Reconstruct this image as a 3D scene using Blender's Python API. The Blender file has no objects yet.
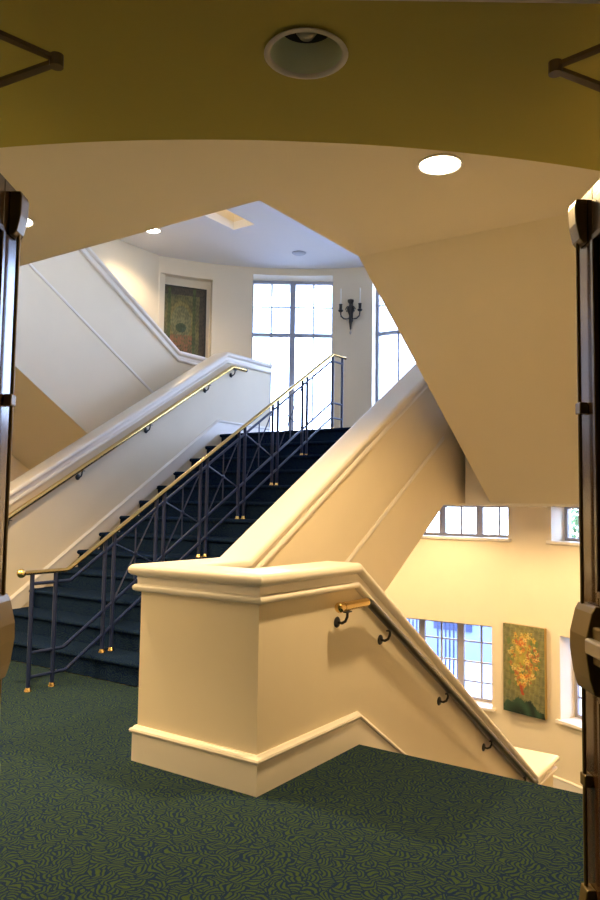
import bpy, bmesh, math, random
from mathutils import Vector, Matrix
random.seed(4)
S = bpy.context.scene
C = S.collection
pi = math.pi

# ---------------------------------------------------------------- helpers
def tag(o, label=None, cat=None, group=None, kind=None):
    if label: o['label'] = label
    if cat: o['category'] = cat
    if group: o['group'] = group
    if kind: o['kind'] = kind
    return o
def empty(name, loc, label=None, cat=None, group=None, kind=None):
    o = bpy.data.objects.new(name, None); C.objects.link(o); o.location = loc
    o.empty_display_size = .1
    return tag(o, label, cat, group, kind)

class MB:
    def __init__(s): s.v = []; s.f = []
    def add(s, vs, fs):
        b = len(s.v); s.v += [Vector(p) for p in vs]; s.f += [[b+i for i in f] for f in fs]; return s
    def box(s, a, b, M=None):
        x0,y0,z0 = a; x1,y1,z1 = b
        vs = [Vector(p) for p in ((x0,y0,z0),(x1,y0,z0),(x1,y1,z0),(x0,y1,z0),(x0,y0,z1),(x1,y0,z1),(x1,y1,z1),(x0,y1,z1))]
        if M is not None: vs = [M @ p for p in vs]
        return s.add(vs, [(0,3,2,1),(4,5,6,7),(0,1,5,4),(1,2,6,5),(2,3,7,6),(3,0,4,7)])
    def prism(s, poly, lo, hi, axis='x', M=None):      # extrude a 2-D polygon along an axis
        n = len(poly)
        def mk(p, q):
            r = Vector((q,p[0],p[1])) if axis=='x' else Vector((p[0],q,p[1])) if axis=='y' else Vector((p[0],p[1],q))
            return M @ r if M is not None else r
        vs = [mk(p,lo) for p in poly] + [mk(p,hi) for p in poly]
        return s.add(vs, [list(range(n))[::-1], list(range(n,2*n))] + [(i,(i+1)%n,n+(i+1)%n,n+i) for i in range(n)])
    def tube(s, pts, r, seg=10, rads=None, flat=1.0):
        pts = [Vector(p) for p in pts]; n = len(pts); rings = []
        ref = None
        for i,p in enumerate(pts):
            d = (pts[min(i+1,n-1)]-pts[max(i-1,0)]).normalized()
            if i in (0,n-1): m = 1.0
            else:
                a = (p-pts[i-1]).normalized(); m = 1/max(.5, abs(a.dot(d)))
            if ref is None: ref = Vector((0,0,1)) if abs(d.z) < .95 else Vector((1,0,0))
            u = d.cross(ref)
            if u.length < 1e-3: ref = Vector((1,0,0)); u = d.cross(ref)
            u.normalize(); w = u.cross(d).normalized()
            rr = rads[i] if rads else r
            rings.append([p + u*math.cos(2*pi*k/seg)*rr + w*math.sin(2*pi*k/seg)*rr*m*flat for k in range(seg)])
        vs = [q for R in rings for q in R]; fs = []
        for i in range(n-1):
            for k in range(seg):
                a = i*seg+k; b = i*seg+(k+1)%seg
                fs.append((a,b,b+seg,a+seg))
        fs.append(list(range(seg))[::-1]); fs.append([(n-1)*seg+k for k in range(seg)])
        return s.add(vs, fs)
    def lathe(s, prof, M=None, seg=24, caps=True):     # profile (r,z) about z
        vs = []; n = len(prof)
        for (r,z) in prof:
            for k in range(seg):
                p = Vector((r*math.cos(2*pi*k/seg), r*math.sin(2*pi*k/seg), z))
                vs.append(M @ p if M is not None else p)
        fs = [(i*seg+k, i*seg+(k+1)%seg, (i+1)*seg+(k+1)%seg, (i+1)*seg+k) for i in range(n-1) for k in range(seg)]
        if caps: fs += [list(range(seg))[::-1], [(n-1)*seg+k for k in range(seg)]]
        return s.add(vs, fs)
    def ball(s, c, r, seg=14, sq=(1,1,1)):
        prof = [(max(1e-4, r*math.sin(pi*i/10)), -r*math.cos(pi*i/10)) for i in range(11)]
        M = Matrix.Translation(Vector(c)) @ Matrix.Diagonal((sq[0],sq[1],sq[2],1))
        return s.lathe(prof, M, seg)
    def build(s, name, mat, parent=None, smooth=None, bevel=0, recalc=True):
        me = bpy.data.meshes.new(name); me.from_pydata([tuple(v) for v in s.v], [], s.f); me.update()
        bm = bmesh.new(); bm.from_mesh(me)
        if recalc: bmesh.ops.recalc_face_normals(bm, faces=bm.faces)
        bm.to_mesh(me); bm.free()
        if smooth is not None:
            for p in me.polygons: p.use_smooth = True
            me.set_sharp_from_angle(angle=math.radians(smooth))
        me.materials.append(mat)
        o = bpy.data.objects.new(name, me); C.objects.link(o)
        if parent is not None:
            o.parent = parent; o.matrix_parent_inverse = Matrix.Translation(parent.location).inverted()
        if bevel:
            b = o.modifiers.new('bevel','BEVEL'); b.width = bevel; b.segments = 2; b.limit_method = 'ANGLE'; b.angle_limit = math.radians(40)
        return o

# ---------------------------------------------------------------- materials
def mat(name, col, rough=.6, metal=0, bump=0, bscale=200, spec=.5, var=0, coat=0):
    m = bpy.data.materials.new(name); m.use_nodes = True; nt = m.node_tree; b = nt.nodes['Principled BSDF']
    b.inputs['Base Color'].default_value = (*col,1); b.inputs['Roughness'].default_value = rough
    b.inputs['Metallic'].default_value = metal; b.inputs['Specular IOR Level'].default_value = spec
    b.inputs['Coat Weight'].default_value = coat
    tc = nt.nodes.new('ShaderNodeTexCoord')
    if var:
        n = nt.nodes.new('ShaderNodeTexNoise'); n.inputs['Scale'].default_value = 3; n.inputs['Detail'].default_value = 4
        nt.links.new(tc.outputs['Object'], n.inputs['Vector'])
        r = nt.nodes.new('ShaderNodeValToRGB')
        r.color_ramp.elements[0].color = (*[c*(1-var) for c in col],1); r.color_ramp.elements[1].color = (*[min(1,c*(1+var)) for c in col],1)
        r.color_ramp.elements[0].position = .3; r.color_ramp.elements[1].position = .7
        nt.links.new(n.outputs['Fac'], r.inputs['Fac']); nt.links.new(r.outputs['Color'], b.inputs['Base Color'])
    if bump:
        n = nt.nodes.new('ShaderNodeTexNoise'); n.inputs['Scale'].default_value = bscale; n.inputs['Detail'].default_value = 2
        nt.links.new(tc.outputs['Object'], n.inputs['Vector'])
        bp = nt.nodes.new('ShaderNodeBump'); bp.inputs['Strength'].default_value = bump; bp.inputs['Distance'].default_value = .003
        nt.links.new(n.outputs['Fac'], bp.inputs['Height']); nt.links.new(bp.outputs['Normal'], b.inputs['Normal'])
    return m
def emis(name, col, st):
    m = bpy.data.materials.new(name); m.use_nodes = True; nt = m.node_tree; b = nt.nodes['Principled BSDF']
    b.inputs['Base Color'].default_value = (.8,.8,.8,1)
    b.inputs['Emission Color'].default_value = (*col,1); b.inputs['Emission Strength'].default_value = st
    return m
M_wall  = mat('wall_paint', (.79,.695,.53), .7, bump=.15, bscale=260, var=.015)
M_ceil  = mat('ceiling_paint', (.76,.71,.62), .8, bump=.1, bscale=200)
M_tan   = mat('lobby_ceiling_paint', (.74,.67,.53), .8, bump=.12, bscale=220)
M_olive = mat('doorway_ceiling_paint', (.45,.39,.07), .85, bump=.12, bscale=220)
M_trim  = mat('trim_gloss_paint', (.84,.78,.70), .32, spec=.5)
M_white = mat('ceiling_white', (.80,.79,.78), .85)
M_navy  = mat('navy_painted_steel', (.012,.022,.080), .35, spec=.5)
M_brass = mat('polished_brass', (.80,.56,.22), .22, metal=1)
M_black = mat('dark_iron', (.015,.016,.02), .4)
M_frame = mat('window_frame_paint', (.36,.34,.36), .45)
M_frame_glare = mat('upper_window_glare_tint', (.36,.40,.52), .45)  # same frames as below, with bluish window glare put into the colour
M_bronze= mat('bronze_hardware', (.15,.105,.035), .38, metal=.5)
M_rail = mat('dark_bronze_rail', (.045,.038,.022), .3, metal=.4)
M_steel = mat('brushed_steel', (.5,.48,.47), .3, metal=1)
M_can   = mat('downlight_reflector', (.78,.84,.62), .45)
M_lens  = emis('lamp_lens', (1,.86,.62), 30)
M_lens2 = emis('small_lamp_lens', (1,.9,.7), 25)

def wood():
    m = bpy.data.materials.new('dark_stained_wood'); m.use_nodes = True; nt = m.node_tree; b = nt.nodes['Principled BSDF']
    tc = nt.nodes.new('ShaderNodeTexCoord'); mp = nt.nodes.new('ShaderNodeMapping'); mp.inputs['Scale'].default_value = (14,14,1.2)
    n = nt.nodes.new('ShaderNodeTexNoise'); n.inputs['Scale'].default_value = 5; n.inputs['Detail'].default_value = 6
    r = nt.nodes.new('ShaderNodeValToRGB')
    r.color_ramp.elements[0].color = (.030,.013,.006,1); r.color_ramp.elements[1].color = (.085,.040,.016,1)
    nt.links.new(tc.outputs['Object'], mp.inputs['Vector']); nt.links.new(mp.outputs['Vector'], n.inputs['Vector'])
    nt.links.new(n.outputs['Fac'], r.inputs['Fac']); nt.links.new(r.outputs['Color'], b.inputs['Base Color'])
    b.inputs['Roughness'].default_value = .22; b.inputs['Coat Weight'].default_value = .5; b.inputs['Coat Roughness'].default_value = .15
    return m
M_wood = wood()

def carpet(name, navy, green, scale=19, strokes=True):
    m = bpy.data.materials.new(name); m.use_nodes = True; nt = m.node_tree; N = nt.nodes; L = nt.links; b = N['Principled BSDF']
    def nd(t, **k):
        n = N.new(t)
        for a,v in k.items(): setattr(n,a,v)
        return n
    def math_(op, a, bb=None, c=None):
        n = nd('ShaderNodeMath', operation=op)
        for i,v in enumerate((a,bb,c)):
            if v is None: continue
            if isinstance(v,(int,float)): n.inputs[i].default_value = v
            else: L.new(v, n.inputs[i])
        return n.outputs[0]
    tc = nd('ShaderNodeTexCoord')
    sp = nd('ShaderNodeSeparateXYZ'); L.new(tc.outputs['Object'], sp.inputs[0])
    cmb = nd('ShaderNodeCombineXYZ'); L.new(sp.outputs[0], cmb.inputs[0]); L.new(math_('ADD', sp.outputs[1], sp.outputs[2]), cmb.inputs[1])
    # short curved strokes: every cell carries a few parallel arcs at an angle of its own
    wn = nd('ShaderNodeTexNoise'); wn.inputs['Scale'].default_value = scale*.9; wn.inputs['Detail'].default_value = 1; L.new(cmb.outputs[0], wn.inputs['Vector'])
    wv = nd('ShaderNodeVectorMath', operation='SCALE'); L.new(wn.outputs['Color'], wv.inputs[0]); wv.inputs['Scale'].default_value = .9/scale
    wa = nd('ShaderNodeVectorMath', operation='ADD'); L.new(cmb.outputs[0], wa.inputs[0]); L.new(wv.outputs[0], wa.inputs[1])
    mp = nd('ShaderNodeMapping'); mp.inputs['Scale'].default_value = (scale,)*3; L.new(wa.outputs[0], mp.inputs['Vector'])
    vo = nd('ShaderNodeTexVoronoi'); vo.voronoi_dimensions = '2D'; vo.inputs['Scale'].default_value = 1; L.new(mp.outputs['Vector'], vo.inputs['Vector'])
    ve = nd('ShaderNodeTexVoronoi'); ve.voronoi_dimensions = '2D'; ve.feature = 'DISTANCE_TO_EDGE'; ve.inputs['Scale'].default_value = 1; L.new(mp.outputs['Vector'], ve.inputs['Vector'])
    sub = nd('ShaderNodeVectorMath', operation='SUBTRACT'); L.new(mp.outputs['Vector'], sub.inputs[0]); L.new(vo.outputs['Position'], sub.inputs[1])
    sx = nd('ShaderNodeSeparateXYZ'); L.new(sub.outputs[0], sx.inputs[0])
    scl = nd('ShaderNodeSeparateColor'); L.new(vo.outputs['Color'], scl.inputs[0])
    th = math_('MULTIPLY', scl.outputs[0], 6.283); cs = math_('COSINE', th); sn = math_('SINE', th)
    lx = math_('ADD', math_('MULTIPLY', sx.outputs[0], cs), math_('MULTIPLY', sx.outputs[1], sn))
    ly = math_('SUBTRACT', math_('MULTIPLY', sx.outputs[1], cs), math_('MULTIPLY', sx.outputs[0], sn))
    ly = math_('ADD', ly, math_('MULTIPLY', math_('MULTIPLY', lx, lx), .9))
    wave = math_('SINE', math_('MULTIPLY_ADD', ly, 6.283/.34, math_('MULTIPLY', scl.outputs[1], 6.283)))
    edge = nd('ShaderNodeMapRange'); edge.inputs['From Min'].default_value = .01; edge.inputs['From Max'].default_value = .07; L.new(ve.outputs['Distance'], edge.inputs['Value'])
    mx = math_('MULTIPLY', math_('MULTIPLY_ADD', wave, .5, .5), edge.outputs[0])
    ramp = nd('ShaderNodeValToRGB'); ramp.color_ramp.elements[0].position = .30; ramp.color_ramp.elements[1].position = .58
    ramp.color_ramp.elements[0].color = (*navy,1); ramp.color_ramp.elements[1].color = (*green,1)
    L.new(mx, ramp.inputs['Fac'])
    ns = nd('ShaderNodeTexNoise'); ns.inputs['Scale'].default_value = 420; ns.inputs['Detail'].default_value = 1; L.new(tc.outputs['Object'], ns.inputs['Vector'])
    mm = nd('ShaderNodeMapRange'); mm.inputs['From Min'].default_value = .3; mm.inputs['From Max'].default_value = .7; mm.inputs['To Min'].default_value = .6; mm.inputs['To Max'].default_value = 1.4
    L.new(ns.outputs['Fac'], mm.inputs['Value'])
    vm = nd('ShaderNodeVectorMath', operation='SCALE'); L.new(ramp.outputs['Color'], vm.inputs[0]); L.new(mm.outputs[0], vm.inputs['Scale'])
    L.new(vm.outputs[0], b.inputs['Base Color'])
    b.inputs['Roughness'].default_value = .95; b.inputs['Specular IOR Level'].default_value = .04
    bp = nd('ShaderNodeBump'); bp.inputs['Strength'].default_value = .5; bp.inputs['Distance'].default_value = .004
    L.new(ns.outputs['Fac'], bp.inputs['Height']); L.new(bp.outputs['Normal'], b.inputs['Normal'])
    return m
M_carpet = carpet('patterned_carpet', (.008,.020,.060), (.040,.068,.030), 17)
M_stair_daylit  = carpet('daylit_stair_carpet', (.003,.011,.052), (.016,.033,.054), 17)  # same carpet as the floor, daylight blue mixed into its colour

def glass():
    m = bpy.data.materials.new('window_glass'); m.use_nodes = True; nt = m.node_tree
    for n in list(nt.nodes):
        if n.type != 'OUTPUT_MATERIAL': nt.nodes.remove(n)
    out = nt.nodes['Material Output']
    t = nt.nodes.new('ShaderNodeBsdfTransparent'); t.inputs[0].default_value = (.95,.97,.98,1)
    g = nt.nodes.new('ShaderNodeBsdfGlossy'); g.inputs['Roughness'].default_value = .02
    mx = nt.nodes.new('ShaderNodeMixShader'); fr = nt.nodes.new('ShaderNodeFresnel'); fr.inputs[0].default_value = 1.3
    nt.links.new(fr.outputs[0], mx.inputs[0]); nt.links.new(t.outputs[0], mx.inputs[1]); nt.links.new(g.outputs[0], mx.inputs[2])
    nt.links.new(mx.outputs[0], out.inputs[0]); return m
M_glass = glass()
def vcol(name, rough=.6, scale=0):
    m = bpy.data.materials.new(name); m.use_nodes = True; nt = m.node_tree; b = nt.nodes['Principled BSDF']
    a = nt.nodes.new('ShaderNodeAttribute'); a.attribute_name = 'pigment'
    nt.links.new(a.outputs['Color'], b.inputs['Base Color']); b.inputs['Roughness'].default_value = rough
    return m

# ---------------------------------------------------------------- place layout
XC = -2.505                      # axis of the symmetric stair
def mx(x): return 2*XC - x
RAD = 4.47; R_, YC = 4.47, 3.75              # the bowed window wall
RIS, TR, Y1 = .178, .2845, 1.145
ZL, ZLOW, ZC = 2.314, -2.492, 5.48
XR, XL = 1.53, -6.54
YCOR = YC + math.sqrt(R_**2-(XR-XC)**2)
FA0, FA1 = -17.1, 13.0           # the middle bay of the wall is flat
def W(deg, z, off=0.0):
    a = math.radians(deg); R_ = RAD
    if FA0 < deg < FA1: R_ = RAD*math.cos(math.radians((FA1-FA0)/2))/math.cos(math.radians(deg-(FA0+FA1)/2))
    return Vector((XC+(R_+off)*math.sin(a), YC+(R_+off)*math.cos(a), z))
# doorway frame: u right, v forward
CAM = Vector((2.228,-2.927,1.4))
V = Vector((-.5646,.8254,0)); U = Vector((.8254,.5646,0))
DM = Matrix(((U.x,V.x,0,CAM.x),(U.y,V.y,0,CAM.y),(0,0,1,0),(0,0,0,1)))    # doorway coordinates -> world

# ---------------------------------------------------------------- curved window wall
openings = [ # a0, a1, z0, z1
    (-43.7,-25.9,2.50,5.36), (-17.1,13.0,2.50,5.36), (25.9,43.7,2.50,5.36),
    (-17.1,12.7,.915,1.46), (22.1,34,.915,1.46),
    (-14.5,9.5,-1.615,-.385), (23.7,35,-1.54,-.375)]
niche = (-64.2,-52.6,2.62,5.20)
def curved_wall():
    amax = math.degrees(math.asin((XR-XC)/R_))
    av = {-amax-.001, amax+.001}; zv = {ZLOW, ZC}
    for o in openings+[niche]: av |= {o[0],o[1]}; zv |= {o[2],o[3]}
    k = -66
    while k < 66:
        if all(abs(k-a) > .8 for a in av) and abs(k) < amax: av.add(k)
        k += 2
    av = sorted(av); zv = sorted(zv)
    def hole(i,j):
        if i < 0 or j < 0 or i >= len(av)-1 or j >= len(zv)-1: return None
        a = (av[i]+av[i+1])/2; z = (zv[j]+zv[j+1])/2
        for o in openings:
            if o[0]<a<o[1] and o[2]<z<o[3]: return .45
        if niche[0]<a<niche[1] and niche[2]<z<niche[3]: return .16
        return 0
    T = .45; mb = MB()
    for i in range(len(av)-1):
        for j in range(len(zv)-1):
            d = hole(i,j); a0,a1,z0,z1 = av[i],av[i+1],zv[j],zv[j+1]
            if d < .45:
                mb.add([W(a0,z0,d),W(a1,z0,d),W(a1,z1,d),W(a0,z1,d)],[(0,1,2,3)])
                mb.add([W(a0,z0,T),W(a1,z0,T),W(a1,z1,T),W(a0,z1,T)],[(0,1,2,3)])
            for (di,dj) in ((1,0),(0,1)):
                e = hole(i+di,j+dj)
                if e is None or e == d: continue
                lo,hi = min(d,e),max(d,e)
                if di: mb.add([W(a1,z0,lo),W(a1,z1,lo),W(a1,z1,hi),W(a1,z0,hi)],[(0,1,2,3)])
                else: mb.add([W(a0,z1,lo),W(a1,z1,lo),W(a1,z1,hi),W(a0,z1,hi)],[(0,1,2,3)])
    o = mb.build('wall_back', M_wall, recalc=False)
    bm = bmesh.new(); bm.from_mesh(o.data); bmesh.ops.remove_doubles(bm, verts=bm.verts, dist=1e-4)
    bmesh.ops.recalc_face_normals(bm, faces=bm.faces); bm.to_mesh(o.data); bm.free()
    for p in o.data.polygons: p.use_smooth = True
    o.data.set_sharp_from_angle(angle=math.radians(20))
    tag(o, kind='structure'); return o
curved_wall()

def chord(a0, a1, off):
    """matrix: x along the chord (centre 0), y outwards, z up, origin on chord at z=0; plus half width"""
    p, q = W(a0,0,off), W(a1,0,off); c = (p+q)/2; ax = (q-p).normalized(); ay = Vector((0,0,1)).cross(ax)
    M = Matrix(((ax.x,ay.x,0,c.x),(ax.y,ay.y,0,c.y),(0,0,1,0),(0,0,0,1))); return M, (q-p).length/2

def window(n, a0, a1, z0, z1, sashes, cols, zbars, sill=True, off=.2, thick=None):
    M, h = chord(a0, a1, off)
    root = empty('window_%d'%n, M @ Vector((0,0,z0)), kind='structure')
    f = .055; d0,d1 = -.03,.04; MF = M_frame if z0 < 2 else M_frame_glare
    fr = MB()
    for (xa,xb,za,zb) in ((-h,-h+f,z0,z1),(h-f,h,z0,z1),(-h+f,h-f,z0,z0+f),(-h+f,h-f,z1-f,z1)):
        fr.box((xa,d0,za),(xb,d1,zb), M)
    fo = fr.build('window_frame', MF, root)
    sw = 2*h/sashes
    for s in range(1,sashes):
        x = -h+s*sw; MB().box((x-.05,d0-.01,z0+f),(x+.05,d1,z1-f),M).build('mullion', MF, root)
    for s in range(sashes):
        xa = -h+s*sw+(f if s==0 else .05); xb = -h+(s+1)*sw-(f if s==sashes-1 else .05)
        mb = MB()
        for c in range(1,cols):
            x = xa+(xb-xa)*c/cols; mb.box((x-.014,-.012,z0+f),(x+.014,.018,z1-f),M)
        for zb in zbars:
            w = .035 if (thick and abs(zb-thick)<1e-6) else .011
            mb.box((xa,-.014,zb-w),(xb,.02,zb+w),M)
        mb.build('muntin_bars', MF, root)
        MB().box((xa,.0,z0+f),(xb,.006,z1-f),M).build('window_pane', M_glass, root)
    if sill:
        st = 14; pr = MB(); c_ = []
        for k in range(st+1):
            b0 = a0-.7+(a1-a0+1.4)*k/st
            inside = a0 <= b0 <= a1
            c_ += [W(b0,z0-.03,-.05),W(b0,z0+.012,-.05),W(b0,z0+.012,.32 if inside else .0),W(b0,z0-.03,.32 if inside else .0)]
        fs = [(i*4+q,i*4+(q+1)%4,(i+1)*4+(q+1)%4,(i+1)*4+q) for i in range(st) for q in range(4)]+[(0,1,2,3),(st*4,st*4+1,st*4+2,st*4+3)]
        pr.add(c_,fs)
        pr.build('window_sill', M_trim, root, bevel=.004)
    return root
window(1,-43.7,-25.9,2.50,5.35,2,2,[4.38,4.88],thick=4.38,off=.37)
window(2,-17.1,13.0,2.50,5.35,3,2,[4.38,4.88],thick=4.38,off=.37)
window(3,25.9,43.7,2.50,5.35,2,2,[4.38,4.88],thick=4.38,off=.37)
window(4,-17.1,12.7,.925,1.45,4,2,[],off=.33)
window(5,22.1,34,.925,1.45,2,2,[],off=.33)
window(6,-14.5,9.5,-1.60,-.39,3,2,[-1.31,-1.01,-.70],off=.33)
window(7,23.7,35,-1.53,-.38,2,2,[-1.24,-.95,-.67],off=.33)

# ---------------------------------------------------------------- room shell
def struct(mb, name, m, **k): return tag(mb.build(name, m, **k), kind='structure')
struct(MB().box((XL-.25,-7.2,ZLOW),(XL,YCOR+.15,ZC)), 'wall_left', M_wall)
struct(MB().box((XR,.986,ZLOW),(XR+.25,YCOR+.15,ZC)), 'wall_right', M_wall)
struct(MB().box((XR+.25,.986,-.3),(2.9,1.2,3.4)).box((2.9,-.6,-.3),(3.1,1.2,3.4)), 'wall_right', M_wall)
# far ceiling over the hall with the square light well cut in it
hx0,hx1,hy0,hy1 = -4.755,-4.354,4.72,5.43
cb = MB()
for (a,b) in (((XL-.2,-2.0),(hx0,8.6)),((hx1,-2.0),(XR+.25,8.6)),((hx0,-2.0),(hx1,hy0)),((hx0,hy1),(hx1,8.6))):
    cb.box((a[0],a[1],ZC),(b[0],b[1],ZC+.12))
struct(cb,'ceiling',M_white)
lw = MB()
for (a,b) in (((hx0-.03,hy0),(hx0,hy1)),((hx1,hy0),(hx1+.03,hy1)),((hx0,hy0-.03),(hx1,hy0)),((hx0,hy1),(hx1,hy1+.03))):
    lw.box((a[0],a[1],ZC+.121),(b[0],b[1],ZC+.8))
lw.box((hx0-.03,hy0-.03,ZC+.8),(hx1+.03,hy1+.03,ZC+.83))
struct(lw,'trim_1',M_tan)
# upper storey: slab (its underside is the lobby ceiling) and the wall behind it
YE = .36; XI = -.33; XIL = mx(XI)
CRX, CRL = 1.50, 1.30
def slab_poly(z0, z1, name, m):
    poly = [(XL,-7.1),(3.1,-7.1),(3.1,.99),(XR,.99),(XR,CRX),(XI+.17,CRX),(XI+.17,.9),(XI,.9),(XI,YE),(XIL,YE),(XIL,.9),(XIL-.17,.9),(XIL-.17,CRL),(XL,CRL)]
    return struct(MB().prism(poly,z0,z1,'z'), name, m)
slab_poly(3.14, 3.75, 'ceiling', M_tan)
struct(MB().box((XL-.25,-2.2,3.75),(XR+.25,-2.0,ZC)), 'wall_front', M_wall)
# half-landing slab
mid = [(XL,4.1),(-4.42,4.1),(-4.42,4.60),(-.59,4.60),(-.59,4.1),(XR,4.1),(XR,YCOR)]+[tuple(W(a,0,-.005)[:2]) for a in range(64,-65,-4)]+[(XL,YCOR)]
struct(MB().prism(mid,1.42,ZL-.012,'z'),'ceiling',M_ceil)
struct(MB().prism([(XL,4.14),(mx(.0)+.62,4.14),(mx(.0)+.62,4.60),(-.64,4.60),(-.64,4.14),(XR,4.14),(XR,YCOR)]+[tuple(W(a,0,-.005)[:2]) for a in range(64,-65,-4)]+[(XL,YCOR)],ZL-.012,ZL,'z'),'floor',M_stair_daylit)
# lower floor
struct(MB().prism([(XL,-.5),(XR,-.5),(XR,YCOR)]+[tuple(W(a,0,-.005)[:2]) for a in range(64,-65,-4)]+[(XL,YCOR)],ZLOW-.1,ZLOW,'z'),'floor',M_carpet)
struct(MB().box((XL,.7,ZLOW),(XR,.9,-.32)),'wall_front',M_wall)
# lobby floor
fl = [(XL,-7.2),(4.6,-7.2),(4.6,.986),(0-.19,.986),(-.19,1.14),(mx(-.19),1.14),(mx(-.19),.986),(XL,.986)]
struct(MB().prism(fl,-.3,0,'z'),'floor',M_carpet)
# baseboard along the curved wall below, and left wall
def curved_board(a0,a1,z0,z1,name,th=.022):
    mb = MB(); prof = [(0,z0),(-th,z0),(-th,z1-.03),(-th*1.4,z1-.022),(-th*1.2,z1-.008),(-th*.5,z1),(0,z1)]
    n = 30
    vs = [W(a0+(a1-a0)*i/n, z, o) for i in range(n+1) for (o,z) in prof]; k = len(prof)
    fs = [(i*k+j,i*k+(j+1)%k,(i+1)*k+(j+1)%k,(i+1)*k+j) for i in range(n) for j in range(k)]
    fs += [list(range(k)), [n*k+j for j in range(k)]]
    return struct(mb.add(vs,fs), name, M_trim, smooth=35)
curved_board(-64,64,ZLOW,ZLOW+.19,'baseboard_back')
curved_board(-64,-44.5,ZL,ZL+.178,'baseboard_back')
curved_board(-25.3,-17.8,ZL,ZL+.178,'baseboard_back')
curved_board(17.8,25.3,ZL,ZL+.178,'baseboard_back')
# doorway wall with the opening, the vestibule behind it
dw = MB()
dw.box((-9.6,1.45,-.1),(-1.09,1.62,3.2),DM).box((1.09,1.45,-.1),(2.0,1.62,3.2),DM).box((-1.06,1.45,2.60),(1.06,1.62,3.2),DM)
struct(dw,'wall_front',M_wall)
tj = MB().box((-1.10,1.43,0),(-1.05,1.63,2.61),DM).box((1.05,1.43,0),(1.10,1.63,2.61),DM).box((-1.10,1.43,2.553),(1.10,1.625,2.61),DM)
struct(tj,'trim_2',M_wall,bevel=.004)
vb = MB().box((-1.7,-2.4,0),(-1.6,1.45,2.8),DM).box((1.6,-2.4,0),(1.7,1.45,2.8),DM).box((-1.7,-2.5,0),(1.7,-2.4,2.8),DM)
struct(vb,'wall_vestibule',M_wall)
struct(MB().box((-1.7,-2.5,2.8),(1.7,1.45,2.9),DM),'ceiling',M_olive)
# low ceiling over the doors: bowed edge, round cut-out for the recessed lamp
def low_ceiling():
    bm = bmesh.new(); outer = [(-3.2,1.62)]; 
    outer += [(2.0,1.62)]
    n = 40
    for i in range(n+1):
        u = 2.0-5.2*i/n; outer.append((u, 2.682+.052*u+.104*u*u))
    hole = [(0+  .114*math.cos(2*pi*k/40), 2.136+.114*math.sin(2*pi*k/40)) for k in range(40)]
    Z = 2.75; es = []
    for loop in (outer,hole):
        vs = [bm.verts.new(DM @ Vector((p[0],p[1],Z))) for p in loop]
        for i in range(len(vs)): es.append(bm.edges.new((vs[i],vs[(i+1)%len(vs)])))
    bmesh.ops.triangle_fill(bm, use_beauty=True, use_dissolve=False, edges=es)
    r = bmesh.ops.extrude_face_region(bm, geom=bm.faces[:])
    bmesh.ops.translate(bm, vec=(0,0,.385), verts=[g for g in r['geom'] if isinstance(g,bmesh.types.BMVert)])
    bmesh.ops.recalc_face_normals(bm, faces=bm.faces)
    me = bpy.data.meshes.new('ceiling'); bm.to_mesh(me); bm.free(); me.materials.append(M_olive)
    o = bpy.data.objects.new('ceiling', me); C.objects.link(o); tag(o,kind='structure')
low_ceiling()

# ---------------------------------------------------------------- half walls
HW = .085
CAP = [(.108,0),(.124,-.004),(.135,-.014),(.14,-.030),(.137,-.046),(.126,-.058),(.108,-.063),(.103,-.066),(.101,-.108),(.112,-.111),(.120,-.120),(.122,-.130),(.118,-.141),(.108,-.148),(HW,-.152)]
def sweep(path, prof_fn, mb=None, closed_prof=True):
    """path: list of 3-D points; prof_fn(i) -> list of (s,t) in a plumb section"""
    mb = mb or MB(); P = [Vector(p) for p in path]; n = len(P); secs = []
    dirs = []
    for i in range(n-1):
        d = P[i+1]-P[i]; d.z = 0; dirs.append(d.normalized())
    for i in range(n):
        a = dirs[max(0,i-1)]; b = dirs[min(n-2,i)]
        na, nb = Vector((a.y,-a.x,0)), Vector((b.y,-b.x,0)); m = (na+nb).normalized(); m = m/max(.3,m.dot(na))
        secs.append([P[i]+m*s+Vector((0,0,t)) for s,t in prof_fn(i)])
    k = len(secs[0]); vs = [p for s in secs for p in s]
    fs = [(i*k+j,i*k+(j+1)%k,(i+1)*k+(j+1)%k,(i+1)*k+j) for i in range(n-1) for j in range(k)]
    fs += [list(range(k)),[(n-1)*k+j for j in range(k)]]
    return mb.add(vs,fs)
capfull = CAP + [(-s,t) for s,t in CAP[::-1]]
SL = .605; YU = .72; YEND = 4.63; ZT = 1.06
def upz(y): return ZT+SL*(y-YU)
SD = .640; YD = .95; YN = 4.36
def dnz(y): return ZT-SD*(y-YD)
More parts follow.
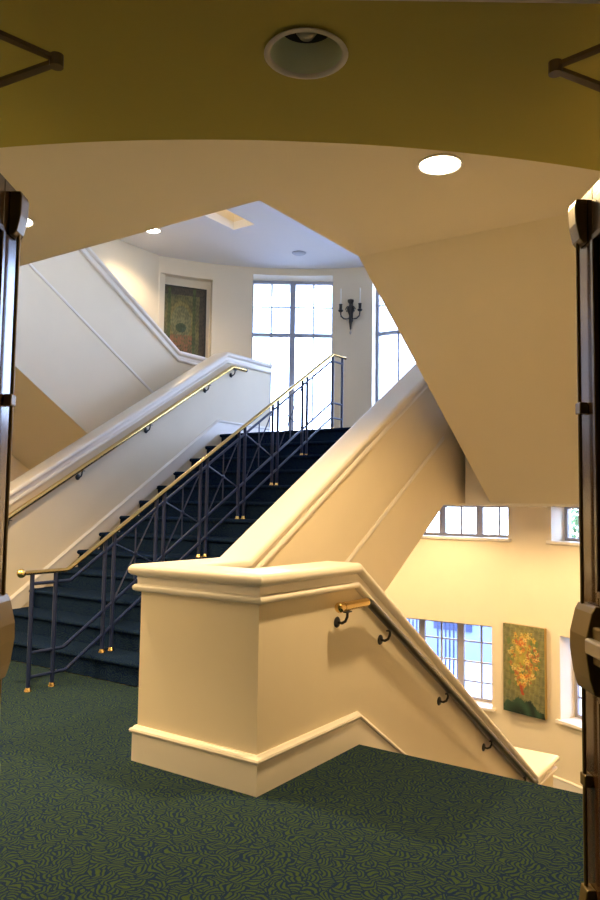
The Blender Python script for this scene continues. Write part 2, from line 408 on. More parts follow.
def half_wall(mir, label):
    f = (lambda x: mx(x)) if mir else (lambda x: x)
    root = empty('half_wall', (f(-.4),.1,0), label, 'half wall')
    xu, xd, yf = -.755, -.105, .105
    raw = [(xu,5.62,upz(YEND),1.44),(xu,YEND,upz(YEND),1.44),(xu,3.76,upz(3.76),1.42),(xu,YU,ZT,-.42),(xu,yf,ZT,-.29),(xd,yf,ZT,-.29),(xd,YD,ZT,-.5),(xd,YN,dnz(YN),dnz(YN)-1.22)]
    path = [(f(x),y,z) for x,y,z,b in raw]
    body = sweep(path, lambda i: [(HW,-.15),(-HW,-.15),(-HW,raw[i][3]-raw[i][2]),(HW,raw[i][3]-raw[i][2])])
    body.build('wall_body', M_wall, root)
    sweep(path, lambda i: capfull).build('coping', M_trim, root, smooth=40)
    # lower newel block
    xa,xb,ya,yb,zt = f(-.50),f(-.02),YN+.01,5.02,dnz(YN)
    if xa>xb: xa,xb = xb,xa
    nb = MB().box((xa,ya,ZLOW),(xb,yb,zt-.14)); nb.build('newel_block', M_wall, root)
    mb = MB(); loops = []
    for s,t in [(-.03,0)]+[(s-HW,t) for s,t in CAP]:
        loops.append([Vector((xa-s,ya-s*.6,zt+t)),Vector((xb+s,ya-s*.6,zt+t)),Vector((xb+s,yb+s,zt+t)),Vector((xa-s,yb+s,zt+t))])
    vs = [p for l in loops for p in l]; k = len(loops)
    fs = [(i*4+j,i*4+(j+1)%4,(i+1)*4+(j+1)%4,(i+1)*4+j) for i in range(k-1) for j in range(4)]+[(0,1,2,3),((k-1)*4,(k-1)*4+1,(k-1)*4+2,(k-1)*4+3)]
    mb.add(vs,fs).build('newel_cap', M_trim, root, smooth=40)
    # baseboard round the outside faces: flat board with a bead
    bb = [(0,0),(.02,0),(.02,.150),(.029,.153),(.033,.163),(.029,.173),(.018,.178),(.012,.187),(0,.188)]
    sgn = -1 if mir else 1
    def off(p, side): return [(side*(HW+s),t) for s,t in p]
    # the path direction runs up wall -> front -> down wall, outside is on the left of it (right when mirrored)
    side = 1 if not mir else -1
    NB = lambda y: RIS + (y-Y1)*RIS/TR         # nosing line of the up flight
    basep = [(f(xu),5.62,ZL),(f(xu),4.49,ZL),(f(xu),1.08,.0),(f(xu),yf,0),(f(xd),yf,0),(f(xd),.986,0),(f(xd),YN,-SD*(YN-.986))]
    def bprof(i):
        pr = list(bb)
        if i in (0,1): pr = [(s,t-(.0 if i==0 else .0)) for s,t in pr]
        elif i == 2: pr = pr
        if i >= 5: pr = [(s,(t if t > .1 else -.25)) for s,t in pr]
        return [(side*(HW+s),t) for s,t in pr]
    # side sign is found by testing which side lies outside
    test = sweep(basep, bprof)
    xs = [v.x for v in test.v]
    wanted = max(xs) > f(xd)+HW+.02 if not mir else min(xs) < f(xd)-HW-.02
    if not wanted:
        side = -side; test = sweep(basep, bprof)
    test.build('baseboard', M_trim, root, smooth=40)
    # stair skirting fills between steps and the sloping baseboard bead
    return root, f, side
hw1, f1, _ = half_wall(False, 'cream half wall with white coping wrapping the corner box in front of the stairs')
hw2, f2, _ = half_wall(True, 'pale half wall with white coping on the left side of the blue stairs')
# sloping applied mouldings
def moulding(root, x, pts, out, name='panel_moulding', w=.018):
    mb = MB(); prof = [(0,-w),(out*.010,-w),(out*.016,-w*.3),(out*.012,w*.5),(out*.006,w),(0,w)]
    k = len(prof); vs = [Vector((x+s, y, z+t*1.15)) for (y,z) in pts for s,t in prof]; n = len(pts)
    fs = [(i*k+j,i*k+(j+1)%k,(i+1)*k+(j+1)%k,(i+1)*k+j) for i in range(n-1) for j in range(k)]+[list(range(k)),[(n-1)*k+j for j in range(k)]]
    return mb.add(vs,fs).build(name, M_trim, root, smooth=40)
xo = -.755+HW
for root,f,sg in ((hw1,f1,1),(hw2,f2,-1)):
    moulding(root, f(xo), [(.3,upz(.3)-.83),(3.74,upz(3.74)-.83)] , sg)

# return flights: inner walls with coping, soffits
def return_flight(mir, slope, y_crease, label_w, label_s):
    f = (lambda x: mx(x)) if mir else (lambda x: x)
    xa = XI; xc = xa+HW; YB = 4.24; ZB = 3.425; SLP = .612
    zc = lambda y: ZB+SLP*(YB-y)
    root = empty('stair_wall', (f(xc),4.1,ZL), label_w, 'stair wall')
    ye = .9
    raw = [(5.6,ZB),(YB,ZB),(ye,zc(ye))]
    zs = lambda y: 3.14-slope*(y-y_crease)
    yl = y_crease+(3.14-1.42)/slope
    body = MB(); x0,x1 = sorted((f(xc-HW),f(xc+HW)))
    body.prism([(5.6,ZB-.15),(YB,ZB-.15),(ye,zc(ye)-.15),(ye,3.75),(ye,3.14),(y_crease,3.14),(yl,1.42),(5.6,1.42)][::-1], x0, x1, 'x')
    wb = body.build('wall_body', M_wall, root); wb.data.materials.append(M_tan)
    for p in wb.data.polygons:
        if p.normal.z < -.3: p.material_index = 1
    sweep([(f(xc),y,z) for y,z in raw], lambda i: capfull).build('coping', M_trim, root, smooth=40)
    xin = x0 if not mir else x1
    sgn = -1 if not mir else 1
    moulding(root, xin, [(1.2,zc(1.2)-.89),(3.95,zc(3.95)-.89)], sgn)
    # the flight itself, stepped on top and smooth below
    xe0,xe1 = sorted((f(xc+HW),f(XR)))
    pts = [(yl,1.42),(4.2,1.42)]; y = 4.2; z = ZL; pts.append((y,z))
    while y > y_crease+.1 and z < 3.9:
        z += RIS; pts.append((y,z)); y -= TR; pts.append((y,z))
    pts += [(y,3.75),(y_crease,3.14)]
    st = empty('staircase', ((xe0+xe1)/2,4.1,ZL), label_s, 'staircase')
    MB().prism(pts, xe0, xe1, 'x').build('flight_slab', M_tan if not mir else M_tan, st)
return_flight(False, .653, CRX, 'inner wall of the sloping flight overhead on the right', 'tan sloping underside of the stair flight overhead on the right')
return_flight(True, .640, CRL, 'pale sloping stair wall with white coping rising to the upper left', 'yellowish underside of the flight rising behind the left half wall')

# ---------------------------------------------------------------- staircases
def nose(y, z, t=TR, last=False):
    return None
def step_prof(y, z):
    r = .022
    return [(y+.012,z-RIS),(y+.012,z-.045),(y-r*.2,z-.042),(y-r*.9,z-.03),(y-r,z-.018),(y-r*.7,z-.006),(y,z),(y+TR+.02,z),(y+TR+.02,z-RIS)]
st = empty('staircase', (XC,Y1,0), 'wide blue-green carpeted stairs climbing to the window landing', 'staircase')
x0,x1 = mx(-.84)+.0, -.84
for k in range(1,14):
    y = Y1+(k-1)*TR; z = k*RIS
    p = step_prof(y,z)
    if k == 13: p[-2] = (4.60,z); p[-1] = (4.60,z-RIS)
    MB().prism(p, x0-.0, x1+.0, 'x').build('step', M_stair_daylit, st, smooth=50)
# carriage under the steps
MB().prism([(Y1+.05,-.28),(1.2,-.28),(3.78,1.425),(4.555,1.425),(4.555,ZL-RIS-.02),(Y1+.05,.0)], x0, x1, 'x').build('carriage', M_wall, st)
for mir in (False,True):
    f = (lambda x: mx(x)) if mir else (lambda x: x)
    s = empty('staircase', (f(.75),.99,0), 'carpeted stairs leading down %s' % ('to the lower floor behind the left half wall' if mir else 'beside the wall handrail on the right'), 'staircase')
    a,b = sorted((f(-.0),f(XR)))
    for k in range(1,14):
        y = .986+(k-1)*TR; z = -k*RIS
        MB().prism([(y,z-RIS),(y,z),(y+TR,z),(y+TR+.0,z-RIS)], a, b, 'x').build('step', M_stair_daylit, s)
    MB().prism([(.986,-.3),(.99,-RIS*2),(.986+13*TR,ZLOW),(.986+12*TR,ZLOW)], a, b, 'x').build('carriage', M_wall, s)

# skirting board between steps and bead on the stair side of the left wall
for root,f,sg in ((hw1,f1,-1),(hw2,f2,1)):
    pass

# ---------------------------------------------------------------- handrails on walls
def bracket(parent, x, y, z, out):
    """wall plate, curved arm, saddle; x is the wall face, out the direction away from it"""
    mb = MB()
    Mx = Matrix.Translation((x,y,z-.085)) @ Matrix.Rotation(out*pi/2,4,'Y')
    mb.lathe([(.030,0),(.032,.004),(.026,.010),(.012,.013)], Mx, 16)
    mb.tube([(x+out*.010,y,z-.085),(x+out*.035,y,z-.088),(x+out*.058,y,z-.075),(x+out*.070,y,z-.05),(x+out*.072,y,z-.02)], .008, 8)
    mb.box((x+out*.072-.012,y-.03,z-.024),(x+out*.072+.012,y+.03,z-.017))
    return mb.build('wall_bracket', M_black, parent, smooth=40)
# right wall handrail
xf = -.02; xr = xf+.072
h = empty('handrail', (xf,.98,.80), 'brass-ended handrail on black brackets sloping down the right side wall', 'handrail')
yb, ze, zlev = .995, 0, .832
def dr(y): return zlev-.622*(y-yb)
tag(MB().tube([(xr,.70,zlev),(xr,yb-.03,zlev)], .0265, 14).build('rail_end_sleeve', M_brass, h, smooth=60),'brass level end length')
MB().tube([(xr,.71,zlev),(xr,yb-.01,zlev),(xr,yb+.02,dr(yb+.02)),(xr,4.10,dr(4.10)),(xr,4.2,dr(4.12)-.02)], .026, 14).build('rail', M_rail, h, smooth=60)
mb = MB(); mb.ball((xr,.665,zlev),.030); mb.lathe([(.024,0),(.026,.008),(.022,.02)], Matrix.Translation((xr,.685,zlev)) @ Matrix.Rotation(-pi/2,4,'X'), 16)
tag(mb.build('end_knob', M_brass, h, smooth=60), 'polished brass round end')
for y in (.75,1.27,2.17,3.05,3.9): bracket(h, xf, y, zlev-.012 if y<yb else dr(y)-.012, 1)
# left wall handrail
xf = mx(-.84); xr = xf+.072
h = empty('handrail', (xf,4.6,3.2), 'brass handrail on black brackets climbing the left half wall', 'handrail')
def ur(y): return 3.225-.605*(4.68-y)
MB().tube([(xr,.62,.85),(xr,.80,.85),(xr,.83,ur(.80+.03)-.0),(xr,4.67,ur(4.67)),(xr,4.70,3.225),(xr,4.96,3.225)], .026, 14).build('rail', M_brass, h, smooth=60)
MB().ball((xr,4.975,3.225),.026).build('end_knob', M_black, h, smooth=60)
for y in (1.4,2.25,3.21,4.22,4.74): bracket(h, xf, y, (3.225 if y>4.7 else ur(y))-.012, 1)

# ---------------------------------------------------------------- centre railing
X = -2.56
rl = empty('stair_railing', (X,.57,0), 'navy steel railing with brass top rail down the middle of the blue stairs', 'railing')
ytop0, ytop1 = 4.75, 4.99
def tz(y): return .868 if y<.885 else min(.868+.616*(y-.885), 3.25)
yk = .885+(3.25-.868)/.616
MB().tube([(X,.49,.868),(X,.87,.868),(X,.90,tz(.90)),(X,yk-.02,tz(yk-.02)),(X,yk+.02,3.25),(X,5.05,3.25)], .023, 14, flat=.75).build('top_rail', M_brass, rl, smooth=60)
mb = MB(); mb.ball((X,.472,.868),.034); tag(mb.build('end_knob', M_brass, rl, smooth=60),'polished brass ball')
def line(zf, yb, dz_top, name, r=.013):
    # flat start, slope, flat finish
    z1 = dz_top; yt = 4.73
    MB().tube([(X,.567,zf),(X,yb,zf),(X,yt,z1),(X,ytop1,z1)], r, 8).build(name, M_navy, rl, smooth=60)
def lz(zf,yb,z1,y):
    return zf if y<yb else min(z1, zf+(z1-zf)*(y-yb)/(4.73-yb))
RA = (.785,.915,3.165); RB = (.278,.868,2.649); RC = (.102,.895,2.465)
for r in (RA,RB,RC): line(*r, 'lower_rail')
def post(y, z0):
    p = MB().tube([(X,y,z0),(X,y,tz(y)-.012)], .0165, 10).build('post', M_navy, rl, smooth=60)
    m = MB().lathe([(.027,0),(.027,.008),(.021,.014),(.020,.026),(.0175,.030)], Matrix.Translation((X,y,z0)), 16)
    tag(m.build('post_ferrule', M_brass, p, smooth=50),'brass foot ferrule')
post(.567,0); post(.777,0)
pairs = []
for k in (1,3,5,7,9,11):
    ya = Y1+(k-1)*TR+.11; post(ya,k*RIS); post(ya+.095,k*RIS); pairs.append((ya,ya+.095))
post(4.755,ZL); post(4.975,ZL)
for (a,b),(c,d) in zip(pairs[:-1],pairs[1:]):
    y0,y1 = b,c; ym = (y0+y1)/2
    mb = MB()
    mb.tube([(X,y0,lz(*RA,y0)),(X,y1,lz(*RB,y1))], .0065, 6)
    mb.tube([(X,y0,lz(*RB,y0)),(X,y1,lz(*RA,y1))], .0065, 6)
    mb.tube([(X,ym,lz(*RA,ym)),(X,ym,lz(*RB,ym))], .0065, 6)
    zc = (lz(*RA,ym)+lz(*RB,ym))/2
    mb.ball((X,ym,zc),.022,10,(.6,1,1))
    mb.build('cross_rods', M_navy, rl, smooth=50)

# ---------------------------------------------------------------- doors
def door(n, sgn):
    """leaf standing open at 90 degrees; sgn=-1 left, +1 right; inner face towards the middle"""
    u0 = -1.022 if sgn<0 else .984; u1 = u0+sgn*.045          # inner face, outer face
    d0,d1 = 1.63,2.60; z0,z1 = .012,2.50
    root = empty('door_%d'%n, DM @ Vector((sgn*1.0,1.62,0)), kind='structure')
    lo,hi = sorted((u0,u1))
    lf = MB(); st_ = .13
    lf.box((lo,d0,z0),(hi,d0+st_,z1),DM).box((lo,d1-st_,z0),(hi,d1,z1),DM)
    for (a,b) in ((z0,.28),(.78,1.12),(2.32,z1)): lf.box((lo,d0+st_,a),(hi,d1-st_,b),DM)
    lf.build('door_leaf', M_wood, root, bevel=.004)
    for (a,b) in ((.28,.78),(1.12,2.32)):
        pn = MB(); inner = u0+sgn*.014
        p0,p1 = sorted((inner,u1-sgn*.012)); pn.box((p0,d0+st_,a),(p1,d1-st_,b),DM)
        q0,q1 = sorted((u0+sgn*.004,inner)); pn.box((q0,d0+st_+.07,a+.07),(q1,d1-st_-.07,b-.07),DM)
        pn.build('door_panel', M_wood, root, bevel=.004)
        mm = MB(); e0,e1 = sorted((u0-sgn*.006,u0+sgn*.012))
        for (da,db,za,zb_) in ((d0+st_-.012,d0+st_+.012,a,b),(d1-st_-.012,d1-st_+.012,a,b),(d0+st_,d1-st_,a-.012,a+.012),(d0+st_,d1-st_,b-.012,b+.012)):
            mm.box((e0,da,za),(e1,db,zb_),DM)
        mm.build('panel_bead', M_wood, root, bevel=.004)
    # latch case at the top of the free edge
    ui = lambda k: u0-sgn*k
    def wedge(dlo,dhi,prof,name,m):        # prof: (inward, z)
        mb = MB(); mb.prism([(ui(a),b) for a,b in prof], dlo, dhi, 'y', DM); return mb.build(name, m, root, bevel=.004)
    wedge(2.515,2.585,[(0,2.475),(.036,2.475),(.042,2.455),(.040,2.39),(.028,2.335),(.016,2.32),(0,2.32)],'latch_case',M_bronze)
    # vertical rods and guides
    uu = ui(.020)
    rd = MB().tube([DM@Vector((uu,2.555,2.33)),DM@Vector((uu,2.555,1.08))],.007,8)
    rd.build('exit_rod', M_bronze, root, smooth=60)
    rd = MB().tube([DM@Vector((uu,2.555,.84)),DM@Vector((uu,2.555,.06))],.007,8)
    rd.build('exit_rod', M_bronze, root, smooth=60)
    for zz in (1.745,.50):
        wedge(2.53,2.575,[(0,zz-.02),(.029,zz-.02),(.029,zz+.02),(0,zz+.02)],'rod_guide',M_bronze)
    wedge(2.52,2.575,[(0,.03),(.034,.03),(.040,.10),(.030,.16),(0,.16)],'bottom_latch',M_bronze)
    # exit device: end case, touch bar, hinge-side case
    wedge(2.44,2.59,[(0,1.082),(.022,1.082),(.034,1.06),(.052,.985),(.053,.93),(.042,.85),(.027,.80),(0,.79)],'exit_device_case',M_bronze)
    wedge(1.70,1.80,[(0,1.03),(.035,1.03),(.055,.99),(.055,.93),(.035,.89),(0,.89)],'exit_device_case',M_bronze)
    mb = MB(); a,b = sorted((ui(.03),ui(.060)))
    mb.box((a,1.80,.935),(b,2.44,.985),DM); mb.build('push_bar', M_steel, root, bevel=.008)
    mb = MB(); a,b = sorted((ui(.0),ui(.034))); mb.box((a,1.80,.90),(b,2.44,1.02),DM); mb.build('bar_housing', M_bronze, root, bevel=.006)
    # closer body on the leaf and folding arm under the ceiling
    a,b = sorted((ui(0),ui(.055))); mb = MB().box((a,1.72,2.40),(b,1.98,2.46),DM); mb.build('closer_body', M_bronze, root, bevel=.006)
    e = DM@Vector((sgn*.61,1.745,2.47)); s1 = DM@Vector((sgn*.95,1.93,2.475)); s2 = DM@Vector((sgn*.80,1.60,2.485))
    ar = MB()
    for (p,q,w,dz) in ((s1,e,.014,0),(s2,e,.012,.008)):
        d = (q-p).normalized(); side = d.cross(Vector((0,0,1)))*w; t = Vector((0,0,.005)); off_ = Vector((0,0,dz))
        c8 = [p-side-t,p+side-t,q+side*.7-t,q-side*.7-t,p-side+t,p+side+t,q+side*.7+t,q-side*.7+t]
        ar.add([c+off_ for c in c8],[(0,1,2,3),(4,5,6,7),(0,1,5,4),(1,2,6,5),(2,3,7,6),(3,0,4,7)])
    ar.lathe([(.017,-.012),(.017,.018),(.01,.022)], Matrix.Translation(e), 14)
    ar.lathe([(.02,-.02),(.02,.012)], Matrix.Translation(s1), 14)
    ar.lathe([(.016,-.012),(.016,.03)], Matrix.Translation(s2), 14)
    ar.build('closer_arm', M_bronze, root)
    for zz in (.25,1.25,2.25):
        MB().tube([DM@Vector((sgn*1.035,1.64,zz-.05)),DM@Vector((sgn*1.035,1.64,zz+.05))],.009,10).build('hinge', M_bronze, root, smooth=60)
door(1,-1); door(2,1)

# ---------------------------------------------------------------- ceiling fittings
def downlight(p, r, label, group, lens, can=False):
    o = empty('ceiling_light', p, label, 'ceiling light', group)
    T = Matrix.Translation(Vector(p))
    MB().lathe([(r*1.0,.0),(r*1.10,-.002),(r*1.13,-.007),(r*1.03,-.011),(r*.97,-.007),(r*.96,.0)],T,40,caps=False).build('trim_ring', M_trim if not can else M_ceil, o, smooth=60)
    if can:
        MB().lathe([(r*.97,-.005),(r*.93,.03),(r*.86,.06),(r*.76,.085)],T,40,caps=False).build('reflector', M_can, o, smooth=60)
        MB().lathe([(.002,.085),(r*.76,.085)],T,40,caps=False).build('reflector_top', M_black, o)
        MB().lathe([(.002,.045),(.02,.048),(.032,.065),(.028,.085)],T,20,caps=False).build('lamp', M_steel, o, smooth=60)
    else:
        MB().lathe([(.001,-.004),(r*.6,-.006),(r*.985,-.003)],T,40,caps=False).build('lens', lens, o, smooth=60)
    return o
dl = DM@Vector((0,2.136,2.75))
downlight(dl, .112, 'large unlit recessed downlight in the low ceiling above the doors', 'recessed downlights', None, True)
L1 = (.725,.492,3.14); L2 = (-1.795,-.215,3.14); L3 = (-5.80,4.80,ZC)
downlight(L1, .105, 'bright round downlight in the tan ceiling right of centre', 'recessed downlights', M_lens)
downlight(L2, .10, 'glowing downlight in the tan ceiling just above the left door latch', 'recessed downlights', M_lens)
downlight(L3, .105, 'small lit downlight in the far ceiling near the left stair wall', 'recessed downlights', M_lens2)
sp = empty('ceiling_speaker', (-4.507,6.797,ZC), 'round grey flush speaker in the bluish far ceiling', 'speaker')
T = Matrix.Translation((-4.507,6.797,ZC))
M_grey = mat('speaker_grey', (.42,.42,.44), .6)
MB().lathe([(.001,-.012),(.08,-.011),(.095,-.008)],T,32,caps=False).build('grille', M_grey, sp, smooth=60)
MB().lathe([(.095,-.008),(.105,-.010),(.115,-.003),(.116,0)],T,32,caps=False).build('rim', M_grey, sp, smooth=60)

wl = empty('ceiling_light', ((hx0+hx1)/2,(hy0+hy1)/2,ZC+.8), 'unseen lamp panel added at the top of the small ceiling light well', 'ceiling light')  # glowing panel added out of sight to brighten the well
MB().box((hx0+.08,hy0+.12,ZC+.775),(hx1-.08,hy1-.12,ZC+.79)).build('added_diffuser', emis('well_glow_panel',(1,.80,.52),5), wl)
MB().box((hx0+.05,hy0+.09,ZC+.785),(hx1-.05,hy1-.09,ZC+.8)).build('frame', M_trim, wl)
def spot(p, watts, size, col=(1,.72,.40), blend=.5, r=.08):
    l = bpy.data.lights.new('downlight_beam','SPOT'); l.energy = watts; l.spot_size = math.radians(size); l.spot_blend = blend; l.color = col; l.shadow_soft_size = r
    o = bpy.data.objects.new('downlight_beam', l); C.objects.link(o); o.location = (p[0],p[1],p[2]-.03)
    return o
WARM = (1,.70,.34)
spot(L1, 190, 150, WARM); spot(L2, 260, 150, WARM); spot(L3, 70, 140, (1,.75,.45))
# unseen lamps: some added to brighten the lobby, others under the half landing
for p in ((-4.2,-1.3,3.14),(-.6,-2.4+.6,3.14),(-3.2,-2.6,3.14)):
    downlight(p, .10, 'unseen downlight added to light the lobby', 'added lobby downlights', M_lens); spot(p, 250, 150, WARM)
for p in ((-2.4,6.9,1.42),(-.55,6.35,1.42),(-4.4,6.6,1.42),(.7,5.2,1.42),(-5.7,5.2,1.42)):  # leftmost lamp is added, unseen, to brighten the left soffit
    downlight(p, .10, 'downlight under the half landing out of view', 'landing underside downlights', M_lens); spot(p, (230 if p[0]<-5 else 150) if p[1]<5.5 else 95, 165, (1,.70,.36))
for p in ((-5.7,1.6,-.0),):
    pass

# ---------------------------------------------------------------- paintings
def picture(name, M, w, h, fn, nx, ny, depth, frame, frame_mat, label, cat, edge_mat):
    root = empty(name, M @ Vector((0,0,0)), label, cat)
    vs=[]; fs=[]; cols=[]
    for j in range(ny+1):
        for i in range(nx+1): vs.append(M @ Vector((-w/2+w*i/nx, -depth, h*j/ny)))
    for j in range(ny):
        for i in range(nx):
            a = j*(nx+1)+i; fs.append((a,a+1,a+nx+2,a+nx+1)); cols.append(fn((i+.5)/nx,(j+.5)/ny))
    mb = MB().add(vs,fs); m = vcol(name+'_pigment',.55)
    o = mb.build('canvas', m, root, recalc=False)
    ca = o.data.color_attributes.new('pigment','FLOAT_COLOR','CORNER')
    for p in o.data.polygons:
        for li in p.loop_indices: ca.data[li].color = (*cols[p.index],1)
    # body behind canvas, then the surrounding edge
    MB().box((-w/2,-depth+.0015,0),(w/2,-.002,h),M).build('stretcher', edge_mat, root)
    if frame:
        fr = MB()
        for (a,b,c,d) in ((-w/2-frame,-w/2,-frame,h+frame),(w/2,w/2+frame,-frame,h+frame),(-w/2,w/2,-frame,0),(-w/2,w/2,h,h+frame)):
            fr.box((a,-depth-.012,c),(b,-.002,d),M)
        fr.build('frame', frame_mat, root, bevel=.003)
    return root
rnd = random.Random(11)
fl_ = []
for _ in range(190):
    t = rnd.random(); yy = .30+.62*t; sp_ = .37*(1-abs(t-.55)*.9)
    fl_.append((.5+rnd.uniform(-1,1)*sp_, yy, rnd.uniform(.018,.05), rnd.choice([(.62,.40,.05),(.70,.30,.04),(.48,.10,.03),(.72,.55,.16),(.60,.45,.12),(.40,.05,.02),(.65,.5,.2),(.18,.22,.05)])))
leaves = [(.5+rnd.uniform(-.4,.4), .25+.6*rnd.random(), rnd.uniform(.02,.05), (.12,.16,.05)) for _ in range(40)]
def floral(x,y):
    n = math.sin(x*37+y*23)*math.sin(y*41-x*19); n2 = math.sin(x*90+5*math.sin(y*31))*math.sin(y*120+4*math.sin(x*27))
    c = [.15+.03*n+.03*n2,.15+.03*n+.03*n2,.07+.02*n]
    g = math.exp(-((x-.5)/.30)**2-((y-.62)/.30)**2); c = [c[0]+g*.20,c[1]+g*.13,c[2]*(1-.3*g)]
    for (a,b,r,k) in leaves:
        if ((x-a)/r)**2+((y-b)*1.85/r/1.6)**2 < 1+.5*n2: c = list(k)
    for (a,b,r,k) in fl_:
        d = ((x-a)**2+((y-b)*1.9)**2)**.5
        th = math.atan2((y-b)*1.9,x-a); rr = r*(1+.25*math.cos(5*th+a*40)+.25*n2)
        if d < rr*.3: c = [.22,.12,.03]
        elif d < rr: q = .55*(.8+.4*d/rr); c = [c[0]*.45+k[0]*q,c[1]*.45+k[1]*q,c[2]*.45+k[2]*q]
    e = .17-.5*(x-.45)**2+.02*math.sin(x*21)+.015*n2
    if y < e:
        q = math.sin(9*x+16*math.sqrt((x-.45)**2+(y-.0)**2*3)); c = [.018+.014*q,.045+.03*q,.025+.015*q]
    if abs(x-.42-(.33-y)*.6)<.035 and .22<y<.33: c = [.34,.06,.02]
    return [max(0,v*(1+.12*n2)) for v in c]
M_goldedge = mat('gilt_edge', (.42,.27,.07), .4, metal=.3)
Mp,_h = chord(12.1,21.1,0.0)
w_ = 2*_h
picture('floral_painting', Mp @ Matrix.Translation((0,-.012,-1.565)), w_-.02, 1.262, floral, 64, 110, .06, 0, None, 'tall painting of yellow and red flowers hung between two lower windows', 'painting', M_goldedge)
def tapestry(x,y):
    n = .5+.5*math.sin(x*71+math.sin(y*57)*2)*math.sin(y*93+math.cos(x*39)*2)
    m = .5+.5*math.sin(x*19+4*math.sin(y*13))*math.sin(y*23+3*math.sin(x*11))
    if x < .10 or x > .88 or y > .94 or y < .05: base = [.055,.042,.024]
    else: base = [.085+.05*m,.085+.035*m,.035]
    arch = ((x-.48)/.26)**2+((y-.70)/.17)**2
    if .75 < arch < 1.2: base = [.17,.14,.04]
    if arch < .75: base = [.13,.13,.055]
    if ((x-.48)/.12)**2+((y-.66)/.04)**2 < 1: base = [.03,.05,.02]
    if .42 < y < .60 and abs(x-.48) < .26 and n > .4: base = [.19,.085,.035]
    if abs(x-.22) < .035 or abs(x-.76) < .035: base = [.06,.08,.02]
    return [b*(.55+.8*n) for b in base]
Mt,_ht = chord(-63.7,-53.2,.152)
picture('tapestry', Mt @ Matrix.Translation((-.03,.0,3.02)), .78, 2.0, tapestry, 60, 150, .035, .028, mat('dark_frame',(.035,.03,.02),.5), 'framed brown and green tapestry hung in the niche by the upper left wall', 'tapestry', M_black)

# ---------------------------------------------------------------- wall sconce
Ms,_ = chord(-22.9,-20.7,0); Ms = Ms @ Matrix.Translation((0,0,-.42)) @ Matrix.Diagonal((1.1,1.1,1.1,1))
sc = empty('wall_sconce', Ms@Vector((0,-.05,4.5)), 'dark two-armed candle sconce on the pale wall between tall windows', 'wall light')
def sp3(pts): return [Ms@Vector(p) for p in pts]
T = Ms @ Matrix.Translation((0,-.055,0))
MB().lathe([(.004,4.36),(.012,4.38),(.018,4.44),(.028,4.50),(.016,4.55),(.026,4.60),(.05,4.655),(.058,4.70),(.030,4.745),(.020,4.77),(.045,4.80),(.050,4.835),(.010,4.85)],T,16).build('stem', M_black, sc, smooth=50)
MB().lathe([(.002,4.29),(.014,4.31),(.016,4.33),(.003,4.36)],T,12).build('drop_pendant', M_steel, sc, smooth=50)
MB().box((-.03,-.03,4.50),(.03,0,4.80),Ms).build('back_plate', M_black, sc, bevel=.006)
for s in (-1,1):
    pts = [(0,-.06,4.56),(s*.05,-.08,4.53),(s*.10,-.09,4.535),(s*.145,-.09,4.58),(s*.15,-.09,4.64)]
    arm = MB().tube(sp3(pts),.011,8).build('arm', M_black, sc, smooth=60)
    Tc = Ms @ Matrix.Translation((s*.15,-.09,4.64))
    MB().lathe([(.012,0),(.034,.012),(.040,.03),(.022,.045),(.024,.11),(.030,.125),(.016,.13)],Tc,16).build('candle_cup', M_black, arm, smooth=50)
    MB().lathe([(.012,.12),(.012,.36),(.003,.375)],Tc,12).build('candle', mat('candle_wax',(.85,.83,.78),.5), arm, smooth=50)
    # crystal drops
    for q in range(3): MB().ball(Ms@Vector((s*(.15-.05*q),-.09,4.60-.035*q-.02)),.011,8,(1,1,1.8)).build('crystal_drop', M_steel, arm, smooth=50)
    sc2 = MB().tube(sp3([(0,-.06,4.70),(s*.05,-.07,4.73),(s*.075,-.075,4.69),(s*.06,-.075,4.65),(s*.04,-.07,4.67)]),.009,8).build('scroll', M_black, sc, smooth=60)

# ---------------------------------------------------------------- outside
M_fac = mat('pale_render', (.16,.20,.32), .8)
M_pave = mat('pale_paving', (.28,.30,.34), .9)
M_bark = mat('bark', (.10,.07,.05), .9); M_leaf = mat('leaf_green', (.09,.16,.05), .7, var=.3)
g = MB().box((-30,YC+R_+.4,-2.6),(24,40,-2.4)).build('paving', M_pave); tag(g, kind='structure'); g.name = 'floor'
b = empty('building', (-3,15,-2.4), 'pale rendered neighbouring building seen through the lower windows', 'building')
MB().box((-14,15,-2.4),(9,19,.15)).build('facade', M_fac, b)
MB().box((-14.2,14.85,.15),(9.2,19.2,.30)).build('roof_edge', M_frame, b)
for i in range(9):
    xx = -13+2.4*i
    w0 = MB().box((xx,14.95,-1.7),(xx+1.0,15.02,-.35)).build('window', M_navy, b)
fn = empty('iron_fence', (-3,10.4,-2.4), 'dark blue iron railing fence outside the lower windows', 'fence')
for xa_,xb_ in ((-4.75,-4.02),(-3.68,-3.18)):
    for zz in (-1.95,-.25): MB().box((xa_,10.38,zz-.02),(xb_,10.42,zz+.02)).build('fence_rail', M_navy, fn)
    nb_ = int((xb_-xa_)/.075)
    for i in range(nb_+1):
        xx = xa_+.01+(xb_-xa_-.02)*i/nb_; MB().box((xx-.013,10.389,-2.4),(xx+.013,10.411,-.12)).build('fence_bar', M_navy, fn)
hr = MB().tube([(-1.2,9.6,-2.4),(-1.2,9.6,-1.3),(.9,9.9,-.55),(.9,9.9,-2.4)],.025,8).build('garden_handrail', mat('white_metal',(.8,.8,.8),.4), None, smooth=60)
tag(hr,'white metal handrail rising outside the lower right window','handrail')
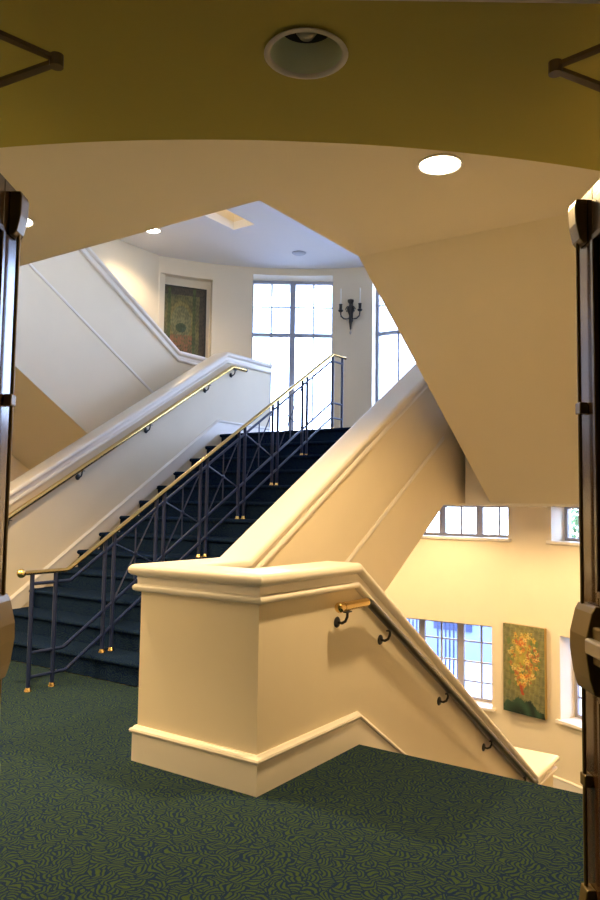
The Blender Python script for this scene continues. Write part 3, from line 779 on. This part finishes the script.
def tree(x,y,z,h,r,label):
    t = empty('tree',(x,y,z),label,'tree','trees outside the windows')
    MB().tube([(x,y,z),(x+.1,y,z+h*.4),(x,y+.1,z+h*.75)],.12,8,rads=[.14,.1,.05]).build('trunk', M_bark, t, smooth=60)
    mb = MB(); rr = random.Random(int(x*7+100))
    for _ in range(900):
        d = Vector((rr.gauss(0,1),rr.gauss(0,1),rr.gauss(0,1))).normalized()*r*rr.random()**.4
        c = Vector((x,y,z+h*.7))+Vector((d.x,d.y,d.z*.8)); a = Vector((rr.gauss(0,1),rr.gauss(0,1),rr.gauss(0,1))).normalized()*.09; bb_ = a.orthogonal()*.6
        mb.add([c-a,c+bb_,c+a,c-bb_],[(0,1,2,3)])
    mb.build('foliage', M_leaf, t, recalc=False)
tree(-3.0,20.5,-2.4,4.6,1.3,'green tree behind the left small upper window and the building roof')
tree(.6,21.5,-2.4,4.4,1.2,'green tree glimpsed through the right-hand small upper window')

# ---------------------------------------------------------------- daylight
w = bpy.data.worlds.new('sky'); S.world = w; w.use_nodes = True; nt = w.node_tree; bg = nt.nodes['Background']
tcn = nt.nodes.new('ShaderNodeTexCoord'); sx = nt.nodes.new('ShaderNodeSeparateXYZ'); rp = nt.nodes.new('ShaderNodeValToRGB')
rp.color_ramp.elements[0].position = .45; rp.color_ramp.elements[0].color = (.55,.60,.68,1)
rp.color_ramp.elements[1].position = .62; rp.color_ramp.elements[1].color = (.50,.66,1.08,1)
e = rp.color_ramp.elements.new(.5); e.color = (.66,.78,1.06,1)
mr = nt.nodes.new('ShaderNodeMapRange'); mr.inputs['From Min'].default_value = -1; mr.inputs['From Max'].default_value = 1
nt.links.new(tcn.outputs['Generated'], sx.inputs[0]); nt.links.new(sx.outputs['Z'], mr.inputs['Value']); nt.links.new(mr.outputs[0], rp.inputs['Fac'])
nt.links.new(rp.outputs['Color'], bg.inputs['Color']); bg.inputs['Strength'].default_value = 9.6
for (a0,a1,z0,z1) in openings:      # portals in the window openings guide the sky light
    M,h_ = chord(a0,a1,.30); l = bpy.data.lights.new('window_portal','AREA'); l.shape = 'RECTANGLE'; l.size = 2*h_; l.size_y = z1-z0
    l.cycles.is_portal = True
    o = bpy.data.objects.new('window_portal', l); C.objects.link(o)
    out = (M.to_3x3() @ Vector((0,1,0))).normalized()
    o.location = M @ Vector((0,0,(z0+z1)/2)); o.rotation_euler = out.to_track_quat('Z','Y').to_euler()

# ---------------------------------------------------------------- camera
cam = bpy.data.cameras.new('camera'); co = bpy.data.objects.new('camera', cam); C.objects.link(co); S.camera = co
co.matrix_world = Matrix(((0.825591,0.029539,0.563495,2.227991),(0.564087,-0.068575,-0.822863,-2.927261),(0.014335,0.997209,-0.073278,1.400000),(0,0,0,1)))
cam.sensor_fit = 'VERTICAL'; cam.sensor_height = 36; cam.lens = 29.75855; cam.clip_start = .02
S.view_settings.view_transform = 'Standard'; S.view_settings.look = 'None'; S.view_settings.exposure = 0.83; S.view_settings.gamma = 1
